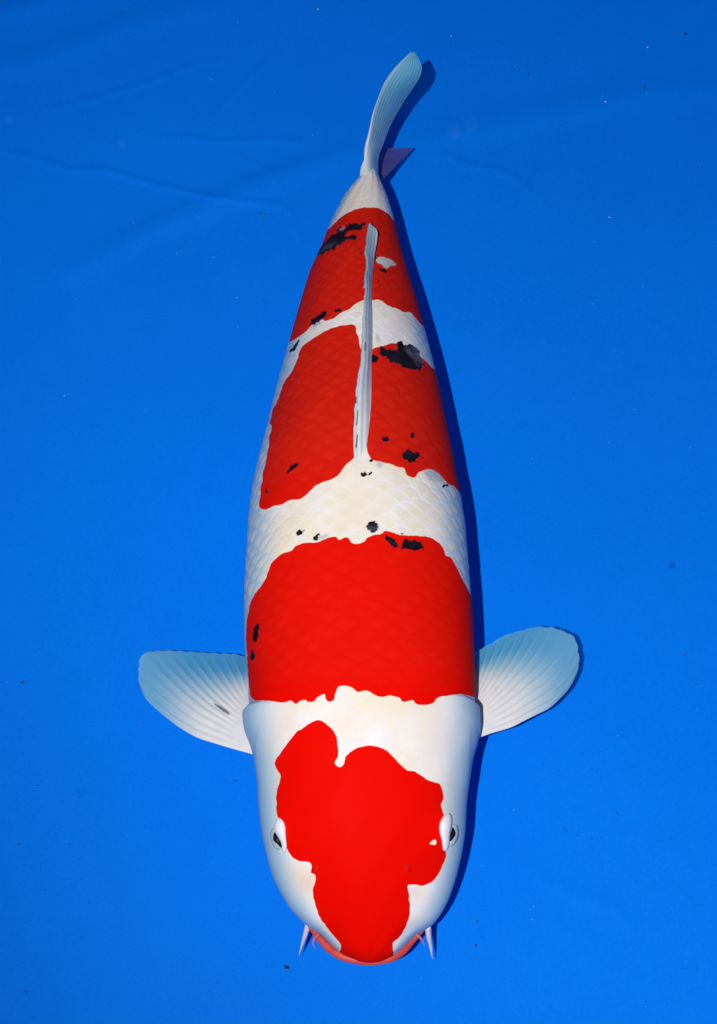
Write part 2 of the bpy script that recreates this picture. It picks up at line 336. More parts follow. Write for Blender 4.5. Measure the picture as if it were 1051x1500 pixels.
BLACK = [
    S8([(390,185),(370,195),(355,205),(330,192),(270,195),(240,215),(180,235),(170,255),(185,270),(160,285),(140,280),(120,300),(90,330),(60,370),(30,410),(10,455),(50,432),(90,415),(150,400),(185,365),(220,345),(250,325),(280,315),(310,325),(340,305),(320,285),(280,285),(250,300),(235,290),(260,255),(300,245),(340,240),(365,258),(375,225),(395,200)]),
    S3([(370,170),(345,172),(330,190),(295,210),(285,235),(310,235),(340,205),(365,190)]), S3([(400,165),(436,164),(436,172),(402,173)]),
    S3([(200,366),(206,345),(240,305),(250,300),(240,325),(218,355)]),
    S3([(560,370),(605,382),(600,400),(560,410)]),
    S3([(605,335),(650,345),(690,355),(685,310),(705,305),(722,335),(735,320),(775,335),(790,370),(805,400),(808,430),(780,440),(740,438),(700,415),(660,405),(640,380),(610,370),(600,350)]),
    S3([(610,742),(628,734),(652,746),(648,758),(615,758)]), S3([(745,724),(756,718),(763,742),(756,750)]),
    S3([(710,815),(745,803),(772,815),(780,808),(812,842),(776,832),(772,860),(735,855),(712,835)]), S3([(736,788),(748,790),(744,800)]), S3([(770,795),(782,797),(776,803)]),
    S3([(185,912),(200,880),(205,865),(240,860),(235,875),(215,885),(200,905)]), blob(360+537/3.091, 400+912/3.091, 4.6, 4.4, 10, .1), S3([(550,915),(572,898),(568,912)]),
    blob(360+905/3.091, 400+962/3.091, 4.2, 3.2, 9, .12), blob(360+568/3.091, 400+850/3.091, 3, 2.4),
    S2([(545,305),(560,282),(585,282),(598,305),(590,325),(570,330),(550,318)]), S2([(618,340),(640,350),(660,362),(678,388),(650,392),(635,370)]),
    S2([(692,375),(705,350),(730,362),(755,372),(768,365),(780,400),(750,405),(715,400),(692,400)]), S2([(325,362),(345,332),(358,335),(345,360),(330,372)]),
    S2([(257,345),(265,325),(278,328),(290,318),(298,325),(285,335),(265,345)]), blob(340+690/2.766, 660+332/2.766, 3, 2.4),
    S2([(98,697),(112,705),(113,740),(100,775),(85,775),(82,750),(90,720)]), S2([(85,803),(92,820),(92,845),(80,855),(70,835),(75,815)]),
    S8([(345,428),(355,408),(372,415),(365,435)]), S8([(462,430),(490,432),(495,448),(475,460),(465,520),(455,520)]), S8([(498,548),(530,540),(572,560),(575,578),(545,582),(512,568)]), blob(460+497/5.255, 290+640/5.255, 1.4),
    blob(360+95/3.091, 400+990/3.091, 1.5, 4)]
GREY = [HOLES[1], S8([(475,1045),(500,1050),(512,1120),(490,1115)]), S8([(700,1140),(760,1130),(800,1160),(850,1290),(800,1300),(760,1240),(700,1180)]), S3([(590,855),(622,858),(618,880),(602,882)]), S3([(800,890),(860,890),(905,945),(870,950),(820,930)]),
        S2([(345,350),(400,335),(385,352),(340,370)]), S2([(545,305),(560,300),(610,315),(560,330)]), S8([(180,240),(250,215),(235,250),(195,265)]), S8([(40,420),(130,330),(190,300),(150,370),(80,410)]), S3([(285,255),(330,215),(345,225),(310,250)])]
RIM = S8([(205,238),(255,212),(262,222),(240,248),(195,262)])
mk_red = blur(raster([HEAD, BAND, MIDL, MIDR, REAR], HOLES), 1)
mk_blk = blur(raster(BLACK, [RIM], .5, 1), 1)
mk_gry = blur(raster(GREY), 3)
mk_soft = blur(mk_blk, 3)
def samp(img, u, v):
    x = np.clip(u * SS - .5, 0, img.shape[1] - 2); y = np.clip(v * SS - .5, 0, img.shape[0] - 2)
    i = x.astype(int); j = y.astype(int); fx = x - i; fy = y - j
    return (img[j, i] * (1-fx) + img[j, i+1] * fx) * (1-fy) + (img[j+1, i] * (1-fx) + img[j+1, i+1] * fx) * fy

# ------------------------------------------------------------------ koi body: one continuous surface from cross sections
OUT = np.array([  # photo row, left edge, right edge
    (1411,537,545),(1409,527,557),(1405,518,566),(1398,504,578.5),(1391,495,586.5),(1384,487,594),(1368,470,611),(1360,457,624),(1352,445,637),(1338,430,648),(1311,412,661),(1280,398,670.5),
    (1244,389,678),(1215,383,682),(1182,379,684),(1143,376.5,689),(1110,372,694),(1088,368,697.5),(1066,363,699),(1048,361.5,698),(1030,364,697),(1005,364.5,696.5),(985,363,696),(931,358.5,694),
    (877,358,691),(841,359.5,688),(805,361.5,685),(768,363.5,682),(732,367,676.5),(691,374,668.5),(660,381.5,663),(626,390.5,656),(562,406,643),(497,424.5,627),
    (432,443,609),(400,453,599),(351,474,585),(322,486,578),(294,500,570),(275,513,562.5),(260,525,556),(248,533,550),(236,535,545.5),(224,537.5,541)])
ZP = np.array([  # photo row, belly, back, widest
    (1411,.049,.053,.051),(1409,.047,.057,.051),(1406,.044,.060,.051),(1399,.040,.065,.051),(1388,.034,.070,.051),(1372,.030,.076,.052),(1352,.024,.083,.053),(1311,.017,.096,.056),(1244,.012,.111,.061),(1182,.010,.121,.065),
    (1100,.007,.132,.069),(1040,.005,.139,.072),(985,.003,.146,.075),(877,.001,.157,.079),(768,.001,.164,.082),(691,.002,.165,.084),
    (562,.010,.155,.084),(432,.024,.136,.080),(351,.036,.119,.078),(294,.046,.107,.077),(276,.049,.1025,.077),(266,.051,.098,.076),(254,.055,.089,.074),(240,.060,.080,.071),(224,.064,.074,.069)])
NS, NT = 900, 470
t = np.linspace(0, 1, NS)
rows = 1411 - (1411 - 224) * t ** 1.12
ro = -rows
Lp = pchip(-OUT[:, 0], OUT[:, 1], ro); Rp = pchip(-OUT[:, 0], OUT[:, 2], ro)
zb = pchip(-ZP[:, 0], ZP[:, 1], ro); zt = pchip(-ZP[:, 0], ZP[:, 2], ro); zc = pchip(-ZP[:, 0], ZP[:, 3], ro)
pl_, pr_ = at(Lp, rows, zc), at(Rp, rows, zc)
cx = (pl_[:, 0] + pr_[:, 0]) / 2; hw = (pr_[:, 0] - pl_[:, 0]) / 2; ys = pl_[:, 1]
k = np.linspace(-1, 1, NT, endpoint=False)
TH = np.pi * (0.62 * k + 0.38 * k * np.abs(k) ** 2)                 # 0 = back, denser on the back
ntop = pchip([-1411, -1300, -1100, -900, -500, -224], [2.0, 2.25, 2.35, 2.15, 2.0, 2.0], ro)[:, None]
s_, c_ = np.sin(TH)[None, :], np.cos(TH)[None, :]
def build(hw, cx):
    bx = np.sign(s_) * np.abs(s_) ** (2 / ntop); bz = np.sign(c_) * np.abs(c_) ** (2 / ntop)
    P = np.empty((NS, NT, 3)); P[..., 0] = cx[:, None] + hw[:, None] * bx; P[..., 1] = ys[:, None]
    P[..., 2] = zc[:, None] + np.where(bz > 0, (zt - zc)[:, None], (zc - zb)[:, None]) * bz
    return P
for it in range(4):                                                 # settle the widths so that the outline seen from the camera is the photo's
    P = build(hw, cx); U, V, D = project(P)
    vb = np.clip(((V - 200) / 2).astype(int), 0, 620)
    lo = np.full(621, 1e9); hi = np.full(621, -1e9)
    np.minimum.at(lo, vb.ravel(), U.ravel()); np.maximum.at(hi, vb.ravel(), U.ravel())
    vr = 201 + 2 * np.arange(621); ok = hi > lo
    el = np.interp(rows, vr[ok], lo[ok]) - Lp; er = np.interp(rows, vr[ok], hi[ok]) - Rp
    el = np.where((rows < 1350) & (rows > 262), np.clip(el, -8, 8), 0); er = np.where((rows < 1350) & (rows > 262), np.clip(er, -8, 8), 0)
    ker = np.ones(15) / 15; el = np.convolve(np.pad(el, 7, 'edge'), ker, 'valid'); er = np.convolve(np.pad(er, 7, 'edge'), ker, 'valid')
    mpp = D.mean(1) / F
    hw = hw - .8 * (er - el) / 2 * mpp; cx = cx - .8 * (er + el) / 2 * mpp
P = build(hw, cx)
Nn = grid_normals(P, True)
if (Nn[NS // 2, NT // 2] @ np.array([0, 0, 1.0])) < 0: Nn = -Nn
view = CAM - P; view /= np.linalg.norm(view, axis=-1, keepdims=True)
vis = (Nn * view).sum(-1) > 0.06
U, V, D = project(P)
mid = NT // 2
iL = np.array([np.argmax(vis[r, :mid + 1]) if vis[r, :mid + 1].any() else mid for r in range(NS)])
iR = np.array([NT - 1 - np.argmax(vis[r, ::-1]) if vis[r, mid:].any() else mid for r in range(NS)])
jj = np.arange(NT)[None, :]; cj = np.clip(jj, iL[:, None], iR[:, None]); rr = np.arange(NS)[:, None]
u, v = U[rr, cj], V[rr, cj]                                         # markings run straight on down the flanks beyond the outline
over = np.abs(TH[jj] - TH[cj])
wob = .10 * np.sin(rows * .05)[:, None] + .06 * np.sin(rows * .17 + 1)[:, None]
fade = 1 - sstep(.30, .55, over + wob)
def wig(a, b, k): return np.sin(a * .93 * k + 1.7 * np.sin(b * .61 * k + .4)) * .6 + np.sin(b * 1.31 * k - a * .47 * k + 2.0 * np.sin(a * .29 * k)) * .5
wu, wv_ = wig(u, v, .38) + .4 * wig(u, v, .9), wig(v + 40, u - 17, .33) + .4 * wig(v, u, .8)
red = samp(mk_red, u + .35 * wu, v + .35 * wv_) * fade; blk = samp(mk_blk, u + 1.0 * wig(u, v, .8) + 1.0 * wig(u, v, .31), v + 1.0 * wig(v + 9, u, .8) + 1.0 * wig(v + 9, u, .27)) * fade; gry = samp(mk_gry, u, v) * fade
hsh = rng.random((512, 512))
def vnoise(a, b, cell):
    x, y = a / cell, b / cell; i, j = np.floor(x).astype(int), np.floor(y).astype(int); fx, fy = x - i, y - j
    fx, fy = fx * fx * (3 - 2 * fx), fy * fy * (3 - 2 * fy); g = lambda p, q: hsh[p % 512, q % 512]
    return (g(i, j) * (1-fx) + g(i+1, j) * fx) * (1-fy) + (g(i, j+1) * (1-fx) + g(i+1, j+1) * fx) * fy
rag = vnoise(u, v, 4.3) * .6 + vnoise(u + 77, v + 31, 2.1) * .4 - .5
soft = samp(mk_soft, u, v) * fade
blk = np.clip(.45 * blk + .55 * soft + 1.7 * rag * np.clip(4 * soft * (1.08 - soft) * 1.2, 0, 1), 0, 1)
ucen = (np.interp(-v, -OUT[:, 0], OUT[:, 1]) + np.interp(-v, -OUT[:, 0], OUT[:, 2])) / 2
uhw = np.maximum((np.interp(-v, -OUT[:, 0], OUT[:, 2]) - np.interp(-v, -OUT[:, 0], OUT[:, 1])) / 2, 4)
lat = (u - ucen) / uhw
# scales
sarc = np.r_[0, np.cumsum(np.hypot(np.diff(ys), np.diff(zt)))]
i0 = np.searchsorted(-rows, -1022)
lam = np.interp(np.arange(NS), [0, i0, NS * .75, NS - 1], [1.06, 1.06, .92, .80])      # scales shrink towards the tail
CX = np.cumsum(np.r_[0, np.diff(sarc)] / (.0150 * lam))[:, None] + 0 * TH[None, :]
CY = (TH / (np.pi / 2) * 6.6)[None, :] + 0 * CX
wv = .10 * np.sin(CX * 1.7 + CY * 2.3) + .08 * np.sin(CX * .9 - CY * 3.1)
CX = CX + wv + .25 * np.abs(CY) * .35; CY = CY + .08 * np.sin(CX * 2.1 + 1.0)
h = np.zeros_like(CX); e = np.ones_like(CX); done = np.zeros(CX.shape, bool); rid = np.zeros_like(CX)
m0 = np.floor((CX - .80) * 2) + 1
for q in range(5):
    m = m0 + q; xc = m * .5; par = np.mod(m, 2) * .5; n = np.round(CY - par); yc = n + par
    rs = np.modf(np.abs(np.sin(m * 12.9898 + n * 78.233)) * 43758.5)[0]
    dx = (CX - xc) / .78; dy = (CY - yc) / (.60 + .04 * rs); dd = np.sqrt(dx * dx + dy * dy)
    hit_ = (dd < 1) & (~done)
    h[hit_] = ((dx[hit_] + 1) / 2) * (.75 + .5 * rs[hit_]) * (1 - sstep(.62, 1.0, dd[hit_])); e[hit_] = dd[hit_]; rid[hit_] = rs[hit_]
    done |= hit_
sclw = sstep(0, 14, np.where(np.abs(lat) > .6, 1022, 1012) - v) * sstep(228, 275, v)
cream = sclw * (1 - sstep(.40, .80, e)) * (.45 + .55 * rid)
disp = sclw * (.00052 - .00030 * np.clip(red, 0, 1)) * (h - .35) * (.6 + .4 * np.sin(v * .023 + 2 * lat) * np.sin(lat * 4 + v * .011))
# gill covers: raised plates ending in a soft free edge
edge = np.where(u < ucen, np.interp(u, [350, 357, 361, 368, 385, 410, 440], [1062, 1052, 1038, 1030, 1026, 1027, 1030]),
                np.interp(u, [640, 660, 678, 688, 696, 701, 706], [1020, 1016, 1018, 1023, 1030, 1042, 1056]))
opw = sstep(.66, .97, np.abs(lat))
disp += opw * .0034 * sstep(-3, 5, v - edge) * (1 - sstep(8, 90, v - edge))
disp -= opw * .0008 * np.exp(-((v - edge + 5) / 5) ** 2)
# seam in front of the gill plate, running down the cheek
for pts in ([(386, 1062), (378, 1090), (377, 1120), (383, 1150)], [(683, 1060), (686, 1095), (685, 1130), (681, 1165)]):
    pp = np.array(pts, float); uu = np.interp(v, pp[:, 1], pp[:, 0]); ww = sstep(1055, 1080, v) * (1 - sstep(1135, 1165, v))
    dlt = (u - uu) * (1 if pts[0][0] < 500 else -1)
    disp += ww * .0006 * np.where(dlt > 0, np.exp(-(dlt / 14) ** 2), 1 - np.minimum(1, -dlt / 2.0) ** 2 if False else np.exp(-(dlt / 3.5) ** 2))
# skull: brow ridges over the eyes, shallow hollow along the nape, hollow in front of the eyes
for (a, b, r, q) in ((414, 1222, 24, .0016), (650, 1219, 24, .0016), (470, 1290, 32, -.0016), (612, 1288, 32, -.0016), (540, 1345, 55, .0010), (455, 1075, 34, .0010), (625, 1070, 34, .0010)):
    disp += q * np.exp(-(((u - a) / r) ** 2 + ((v - b) / (r * 1.5)) ** 2))
disp += .0012 * np.exp(-(lat / .22) ** 2) * sstep(1010, 930, v) * sstep(680, 720, v) * -1
disp += .0004 * np.sin(v * .05 + lat * 5) * np.sin(lat * 9 + v * .021) * sstep(0, .2, 1 - np.abs(lat))
disp = disp * (1 - sstep(.3, .9, over)) * sstep(1411, 1396, rows)[:, None]
PD = P + Nn * disp[..., None]
zone = np.zeros(PD.shape)
zone[..., 0] = sstep(1035, 960, v) * .35 + sstep(760, 640, v) * .65
zone[..., 1] = sstep(.66, .98, np.abs(lat)) * .95  # mask of the flank tint that carries painted blue bounce
for (a, b, r, q) in ((447, 1292, 16, .45), (612, 1310, 14, .35), (392, 1095, 8, .25), (418, 1062, 26, .20), (505, 1085, 34, .14), (628, 1075, 34, .20), (590, 1100, 30, .14), (563, 272, 7, .9), (568, 282, 5, .9)):
    zone[..., 2] = np.maximum(zone[..., 2], q * np.exp(-(((u - a) / r) ** 2 + ((v - b) / r) ** 2)))
grn = np.modf(np.abs(np.sin(np.floor(u * 1.1) * 12.9 + np.floor(v * 1.1) * 78.2)) * 43758.5)[0]
marks = np.stack([red, blk, cream, 1 - np.clip(gry, 0, 1)], -1)

koi = bpy.data.objects.new('koi_fish', None); COL.objects.link(koi)
koi.location = (float(np.interp(800, -ro[::-1], cx[::-1])), float(np.interp(800, rows[::-1], ys[::-1])), 0.0); koi.empty_display_size = .1
koi['label'] = 'white koi carp with red and black patches lying on the blue basin floor'; koi['category'] = 'fish'
verts = PD.reshape(-1, 3); faces = grid_faces(NS, NT, True)
cap = np.array([[j, (j + 1) % NT, NT - 1 - j - 1, (NT - 1 - j) % NT] for j in range(NT // 2 - 1)])
faces = np.concatenate([faces, cap[:, ::-1], cap + (NS - 1) * NT])
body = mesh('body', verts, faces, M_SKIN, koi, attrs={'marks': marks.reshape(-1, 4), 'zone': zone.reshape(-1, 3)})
body['label'] = 'smooth white head and scaled back with red and black patches'

UF, VF = U[:, NT // 6: NT - NT // 6].copy(), V[:, NT // 6: NT - NT // 6].copy()
PF, NF, VS = PD[:, NT // 6: NT - NT // 6], Nn[:, NT // 6: NT - NT // 6], vis[:, NT // 6: NT - NT // 6]
UF[~VS] = 1e6
def surf(a, b):
    q = np.argmin((UF - a) ** 2 + (VF - b) ** 2); q = np.unravel_index(q, UF.shape); return PF[q].copy(), NF[q].copy()
PX = 1.42 / 2600 * 1.0
def mpp_at(p): return (p[1] * sP - (p[2] - CH) * cP) / F

# ------------------------------------------------------------------ eyes
def eye(cpx, lid_pts, lid_w, side, pup, rim, name='eye'):
    p, n = surf(*cpx); m = mpp_at(p)
    out = np.array([side, 0, 0.0]); ax = np.array([0.10 * -side, -1.0, 0]); ax /= np.linalg.norm(ax)
    # eyeball: ellipsoid sunk in its socket
    r = 10.4 * m; nu, nv = 28, 20; V_ = []
    wv = n / np.linalg.norm(n); a1 = ax - wv * (ax @ wv); a1 /= np.linalg.norm(a1); a2 = np.cross(wv, a1)
    c = p - wv * r * .35
    for i in range(nv):
        la = -math.pi / 2 + math.pi * i / (nv - 1)
        for j in range(nu):
            lo = 2 * math.pi * j / nu
            V_.append(c + a1 * (1.75 * r * math.cos(la) * math.cos(lo)) + a2 * (1.05 * r * math.cos(la) * math.sin(lo)) + wv * (r * .95 * math.sin(la)))
    eb = mesh(name, V_, grid_faces(nv, nu, True), M_EYE, koi)
    eb['label'] = 'koi eye half hidden under a white lid'
    # pupil: dark lens lying on the eyeball
    q, qn = [], []
    n_ = 22; ring = path(pup, n_)
    def on_ball(uv):
        d = ray(*uv); o = CAM - c
        M = np.stack([a1 / (1.75 * r), a2 / (1.05 * r), wv / (.95 * r)])
        dm, om = M @ d, M @ o; A_, B_, C_ = dm @ dm, 2 * dm @ om, om @ om - 1; disc = max(B_ * B_ - 4 * A_ * C_, 0)
        return CAM + d * ((-B_ - math.sqrt(disc)) / (2 * A_)) + wv * .0003
    cen = np.mean(ring, 0); V_ = [on_ball(cen) + wv * .0005]
    for s_k in (.6, 1.0, 1.04):
        for x in ring[:-1]: V_.append(on_ball(cen + (x - cen) * s_k) + wv * (.0003 if s_k < 1.02 else -.0012))
    k_ = n_ - 1; fs = [(0, 1 + i, 1 + (i + 1) % k_) for i in range(k_)]
    for b in (0, 1): fs += [(1 + b * k_ + i, 1 + (b + 1) * k_ + i, 1 + (b + 1) * k_ + (i + 1) % k_, 1 + b * k_ + (i + 1) % k_) for i in range(k_)]
    mesh('pupil', V_, fs, M_PUP, eb)
    # lid: thick bean of white skin over the inner side
    L = path(lid_pts, 26); wd = np.interp(np.linspace(0, 1, 26), np.linspace(0, 1, len(lid_w)), lid_w)
    C3 = []
    for (a, b), wq in zip(L, wd):
        pp_, nn_ = surf(a, b); C3.append(at(a, b, pp_[2] + .0022))
    C3 = np.array(C3); ker = np.ones(5) / 5
    for ax_ in range(3): C3[:, ax_] = np.convolve(np.pad(C3[:, ax_], 2, 'edge'), ker, 'valid')
    C3 += np.array([0, 0, 1.0]) * (.0012 * np.sin(np.linspace(.15, 3.0, 26)))[:, None]
    tube('eyelid', C3, wd * m, M_LID, eb, 20, (wv, .62))
    # thin lower rim
    lo_ = path(rim, 20); R3 = np.array([at(x[0], x[1], surf(*x)[0][2] + .0004) for x in lo_])
    tube('eyelid_rim', R3, np.interp(np.linspace(0, 1, 20), [0, .5, 1], [.6, 1.3, .6]) * m, M_LID, eb, 10)
Z5 = lambda p: zoomed(p, 380, 1160, 10.51)
Z6 = lambda p: zoomed(p, 610, 1160, 10.51)
eye((406.5, 1229), Z5([(270, 425), (300, 470), (318, 560), (342, 650), (368, 740), (388, 830), (372, 940)]), [5, 10.0, 10.6, 7.6, 5.2, 4.4, 2.4], -1,
    Z5([(245, 620), (300, 690), (345, 800), (352, 868), (290, 805), (222, 730), (226, 660), (245, 620)]), Z5([(185, 590), (188, 680), (212, 770), (255, 845), (305, 905), (350, 940)]))
eye((661.5, 1224), Z6([(520, 355), (490, 410), (455, 500), (440, 600), (450, 700), (455, 800), (440, 915)]), [5, 9.6, 11.2, 9.6, 7.4, 6.2, 3.2], 1,
    Z6([(555, 545), (530, 640), (515, 730), (520, 760), (560, 720), (598, 640), (580, 575), (555, 545)]), Z6([(570, 395), (600, 470), (620, 560), (616, 650), (590, 765), (515, 870)]))
# ------------------------------------------------------------------ nostrils
for (a, b, sd) in ((462, 1271, -1), (597, 1270, 1)):
    p, n = surf(a, b); m = mpp_at(p); nu, nv = 13, 9; V_ = []
    t1 = np.array([1.0, 0, 0]) - n * n[0]; t1 /= np.linalg.norm(t1); t2 = np.cross(n, t1)
    if t2[1] > 0: t2 = -t2                                          # towards the mouth
    for lay in (0, 1):
        for i in range(nv):
            f_ = i / (nv - 1)
            for j in range(nu):
                g = (j / (nu - 1) - .5) * 2; wd = (6.2 - 1.2 * f_) * m * (1 if f_ < .8 else .93)
                V_.append(p + t1 * g * wd + t2 * ((f_ * 15 - 7.5) * m - abs(g) ** 2 * f_ * 3 * m) + n * ((.0022 * f_ ** 1.2) * (1 - .75 * g * g) - .0003 - .0007 * lay))
    g0 = grid_faces(nv, nu); g1 = g0[:, ::-1] + nv * nu
    bd = [j for j in range(nu)] + [i * nu + nu - 1 for i in range(1, nv)] + [(nv - 1) * nu + j for j in range(nu - 2, -1, -1)] + [i * nu for i in range(nv - 2, 0, -1)]
    sd_ = np.array([[bd[(i + 1) % len(bd)], bd[i], bd[i] + nv * nu, bd[(i + 1) % len(bd)] + nv * nu] for i in range(len(bd))])
    mesh('nostril_flap', V_, np.concatenate([g0, g1, sd_]), M_NOS, koi)
# ------------------------------------------------------------------ mouth
lip_px = [(452, 1356), (470, 1376), (484, 1390), (503, 1400.5), (524, 1405.5), (542, 1407), (568, 1403.5), (588, 1394), (606, 1375), (622, 1360)]
Lp_ = path(lip_px, 60); q = np.linspace(0, 1, 60)
rad = np.interp(q, [0, .12, .3, .5, .7, .88, 1], [2.2, 5.4, 7.4, 7.6, 7.4, 5.4, 2.2]); mm = 1.42 / 2600
tube('upper_lip', at(Lp_[:, 0], Lp_[:, 1], np.interp(q, [0, .25, .5, .75, 1], [.046, .048, .050, .048, .046])), rad * mm * .93, M_LIP, koi, 18, (np.array([0, 0, 1.0]), .75))
L2 = path([(456, 1361), (478, 1379), (500, 1391), (541, 1400), (586, 1388), (606, 1373), (618, 1362)], 50); q2 = np.linspace(0, 1, 50)
tube('lower_lip', at(L2[:, 0], L2[:, 1], .038 + 0 * q2), np.interp(q2, [0, .2, .5, .8, 1], [2, 6.5, 8.5, 6.5, 2]) * mm, M_LIP, koi, 16)
# ------------------------------------------------------------------ barbels
def barbel(px, z, r, mat):
    c = path(px, 22); tq = np.linspace(0, 1, 22)
    tube('barbel', at(c[:, 0], c[:, 1], np.interp(tq, [0, 1], z)), r * mm * np.maximum(1 - tq ** 1.4, .10), mat, koi, 12)
barbel([(452, 1354), (449, 1364), (444, 1380), (438, 1400)], (.046, .022), 4.4, M_BARB)
barbel([(627, 1357), (628, 1370), (631, 1386), (634, 1406)], (.046, .022), 4.4, M_BARB)
barbel([(468, 1368), (461, 1375), (459, 1382), (462, 1389)], (.052, .046), 2.6, M_BARBR)
barbel([(607, 1366), (616, 1374), (620, 1380), (622, 1386)], (.052, .046), 2.8, M_BARBR)

# ------------------------------------------------------------------ fins
def slab(name, G, thick, mat, parent, thin):
    """closed sheet of varying thickness from a grid of points"""
    n, m = G.shape[:2]; nn = grid_normals(G)
    th = np.asarray(thick)[..., None] * np.ones((n, m, 1)) / 2
    V_ = np.concatenate([(G + nn * th).reshape(-1, 3), (G - nn * th).reshape(-1, 3)])
    f0 = grid_faces(n, m); o = n * m
    bd = list(range(m)) + [i * m + m - 1 for i in range(1, n)] + [(n - 1) * m + j for j in range(m - 2, -1, -1)] + [i * m for i in range(n - 2, 0, -1)]
    bd = np.array(bd); nb = np.roll(bd, -1)
    fs = np.concatenate([f0, f0[:, ::-1] + o, np.stack([nb, bd, bd + o, nb + o], -1)])
    T = np.concatenate([thin.reshape(-1, thin.shape[-1])] * 2)
    return mesh(name, V_, fs, mat, parent, attrs={'thin': T})
def fin_ray(G, jf, t0, t1, wid, hgt, mat, parent, thin_fn, flip=1, branch=True):
    """one soft ray: a lens-shaped rib riding on the membrane along column jf"""
    n, m = G.shape[:2]; nn = grid_normals(G) * flip
    K = 34; T = np.linspace(t0, t1, K); ii = T * (n - 1); i0_ = np.clip(ii.astype(int), 0, n - 2); fr = (ii - i0_)[:, None]
    j0 = int(min(max(math.floor(jf), 0), m - 2)); fj = jf - j0
    S = lambda A_: (A_[i0_, j0] * (1 - fj) + A_[i0_, j0 + 1] * fj) * (1 - fr) + (A_[i0_ + 1, j0] * (1 - fj) + A_[i0_ + 1, j0 + 1] * fj) * fr
    c = S(G); nr = S(nn); nr /= np.linalg.norm(nr, axis=1, keepdims=True)
    tg = np.gradient(c, axis=0); tg /= np.linalg.norm(tg, axis=1, keepdims=True); sd = np.cross(tg, nr)
    x = np.linspace(0, 1, K); w_ = wid(T) * (1 - .85 * x ** 3); hh = hgt(T) * (1 - .95 * x ** 1.5)
    prof = [(-1, -.25), (-.72, .28), (-.38, .80), (0, 1.0), (.38, .80), (.72, .28), (1, -.25), (0, -1.0)]
    V_ = np.stack([c + sd * (w_ * a)[:, None] + nr * (hh * b)[:, None] for a, b in prof], 1).reshape(-1, 3)
    s = len(prof); f = grid_faces(K, s, True)
    f = np.concatenate([f, [[0, 1, 2, 3], [0, 3, 4, 7], [4, 5, 6, 7]], np.array([[3, 2, 1, 0], [7, 4, 3, 0], [7, 6, 5, 4]]) + (K - 1) * s])
    th = np.zeros((K, s, 3)); th[..., 0] = thin_fn(T)[:, None]
    return mesh('fin_ray', V_, f, mat, parent, attrs={'thin': th.reshape(-1, 3)})

def pectoral(lead, margin, root1, zroot, ztip, nray, label, mark=None, nerr=0.6, cut=None):
    n, m = 90, 150
    LE = path(lead, n); Mg = path(margin, m); R0 = np.array(lead[0], float); R1 = np.array(root1, float)
    s = np.linspace(0, 1, m); tt = np.linspace(0, 1, n)[:, None, None]
    # scalloped free margin: a small notch between the ray ends
    root = R0 + (R1 - R0) * s[:, None]
    Mg = Mg + (root - Mg) / np.linalg.norm(root - Mg, axis=1, keepdims=True) * (1.6 * np.abs(np.sin(np.pi * s * nray)) ** .7 * -1 + 1.6 + rng.normal(0, .3, m))[:, None]
    st = root + (Mg - root) * tt
    cv = LE[:, None, :] - (R0 + (np.array(lead[-1]) - R0) * tt)
    G2 = st + cv * ((1 - s) ** 1.5)[None, :, None]
    zz = zroot + (ztip - zroot) * tt[..., 0] ** .9 + .004 * np.sin(np.pi * tt[..., 0]) * (1 - s) + .0012 * np.sin(s * 2 * np.pi * nray / 2 + 1) * tt[..., 0] * 0
    zz = zz + .0005 * np.cos(2 * np.pi * (s - .005) / .97 * nray + np.pi)[None, :] * sstep(.1, .4, tt[..., 0]) * (1 - sstep(.75, 1, tt[..., 0]))
    G = at(G2[..., 0], G2[..., 1], zz)
    T2 = tt[..., 0] + 0 * s
    thin = np.zeros((n, m, 3))
    thin[..., 0] = np.clip(sstep(.32, .88, T2) * (.80 + .20 * s) + .30 * s ** 2 * sstep(.3, .7, T2), 0, 1)
    thin[..., 2] = .55 * (1 - sstep(.03, .12, T2)) * sstep(.25, .6, s)
    if mark is not None:
        a, b = np.array(mark[0]), np.array(mark[1]); d = b - a; L2_ = d @ d
        q = G2 - a; al = np.clip((q @ d) / L2_, 0, 1); ds = np.linalg.norm(q - al[..., None] * d, axis=-1)
        thin[..., 1] = .80 * (1 - sstep(.1, 1.0, ds / (.5 + 2.8 * np.sin(np.pi * al ** 1.3) ** .7)))
    fin = slab('pectoral_fin', G, .0022 - .0016 * T2, M_FIN, koi, thin)
    fin['label'] = label
    for k in range(nray):
        sf = (k + .5) / nray * .97 + .005
        fin_ray(G, sf * (m - 1), .04, .93 + .05 * rng.random(),
                lambda T: (1.2 + 3.0 * T) * 5.2e-4, lambda T: .0009 - .0004 * T, M_RAY, fin, lambda T: sstep(.42, .88, T) * .95)
    return fin
Zl = lambda p: zoomed(p, 180, 900, 4.379)
Zr = lambda p: zoomed(p, 640, 880, 4.379)
pectoral([(376, 1107)] + Zl([(820, 894), (700, 860), (600, 830), (480, 790), (380, 735), (290, 670), (200, 595), (140, 530), (112, 465)]),
         Zl([(112, 465), (100, 400), (102, 320), (116, 265), (160, 240), (230, 231), (290, 230), (450, 238), (540, 245), (640, 250), (700, 252), (770, 265), (830, 280)]),
         (372, 1028), .060, .024, 13, 'white pectoral fin with a small dark streak', (Zl([(588, 573)])[0], Zl([(690, 645)])[0]))
pectoral([(688, 1085)] + Zr([(265, 880), (350, 850), (480, 810), (570, 765), (650, 725), (720, 690), (800, 620), (860, 550), (900, 470)]),
         Zr([(900, 470), (915, 380), (905, 290), (880, 230), (820, 195), (740, 170), (650, 165), (560, 185), (440, 220), (350, 270), (280, 310), (230, 345)]),
         (690, 1022), .060, .043, 13, 'white pectoral fin without marks, casting a dark shadow')

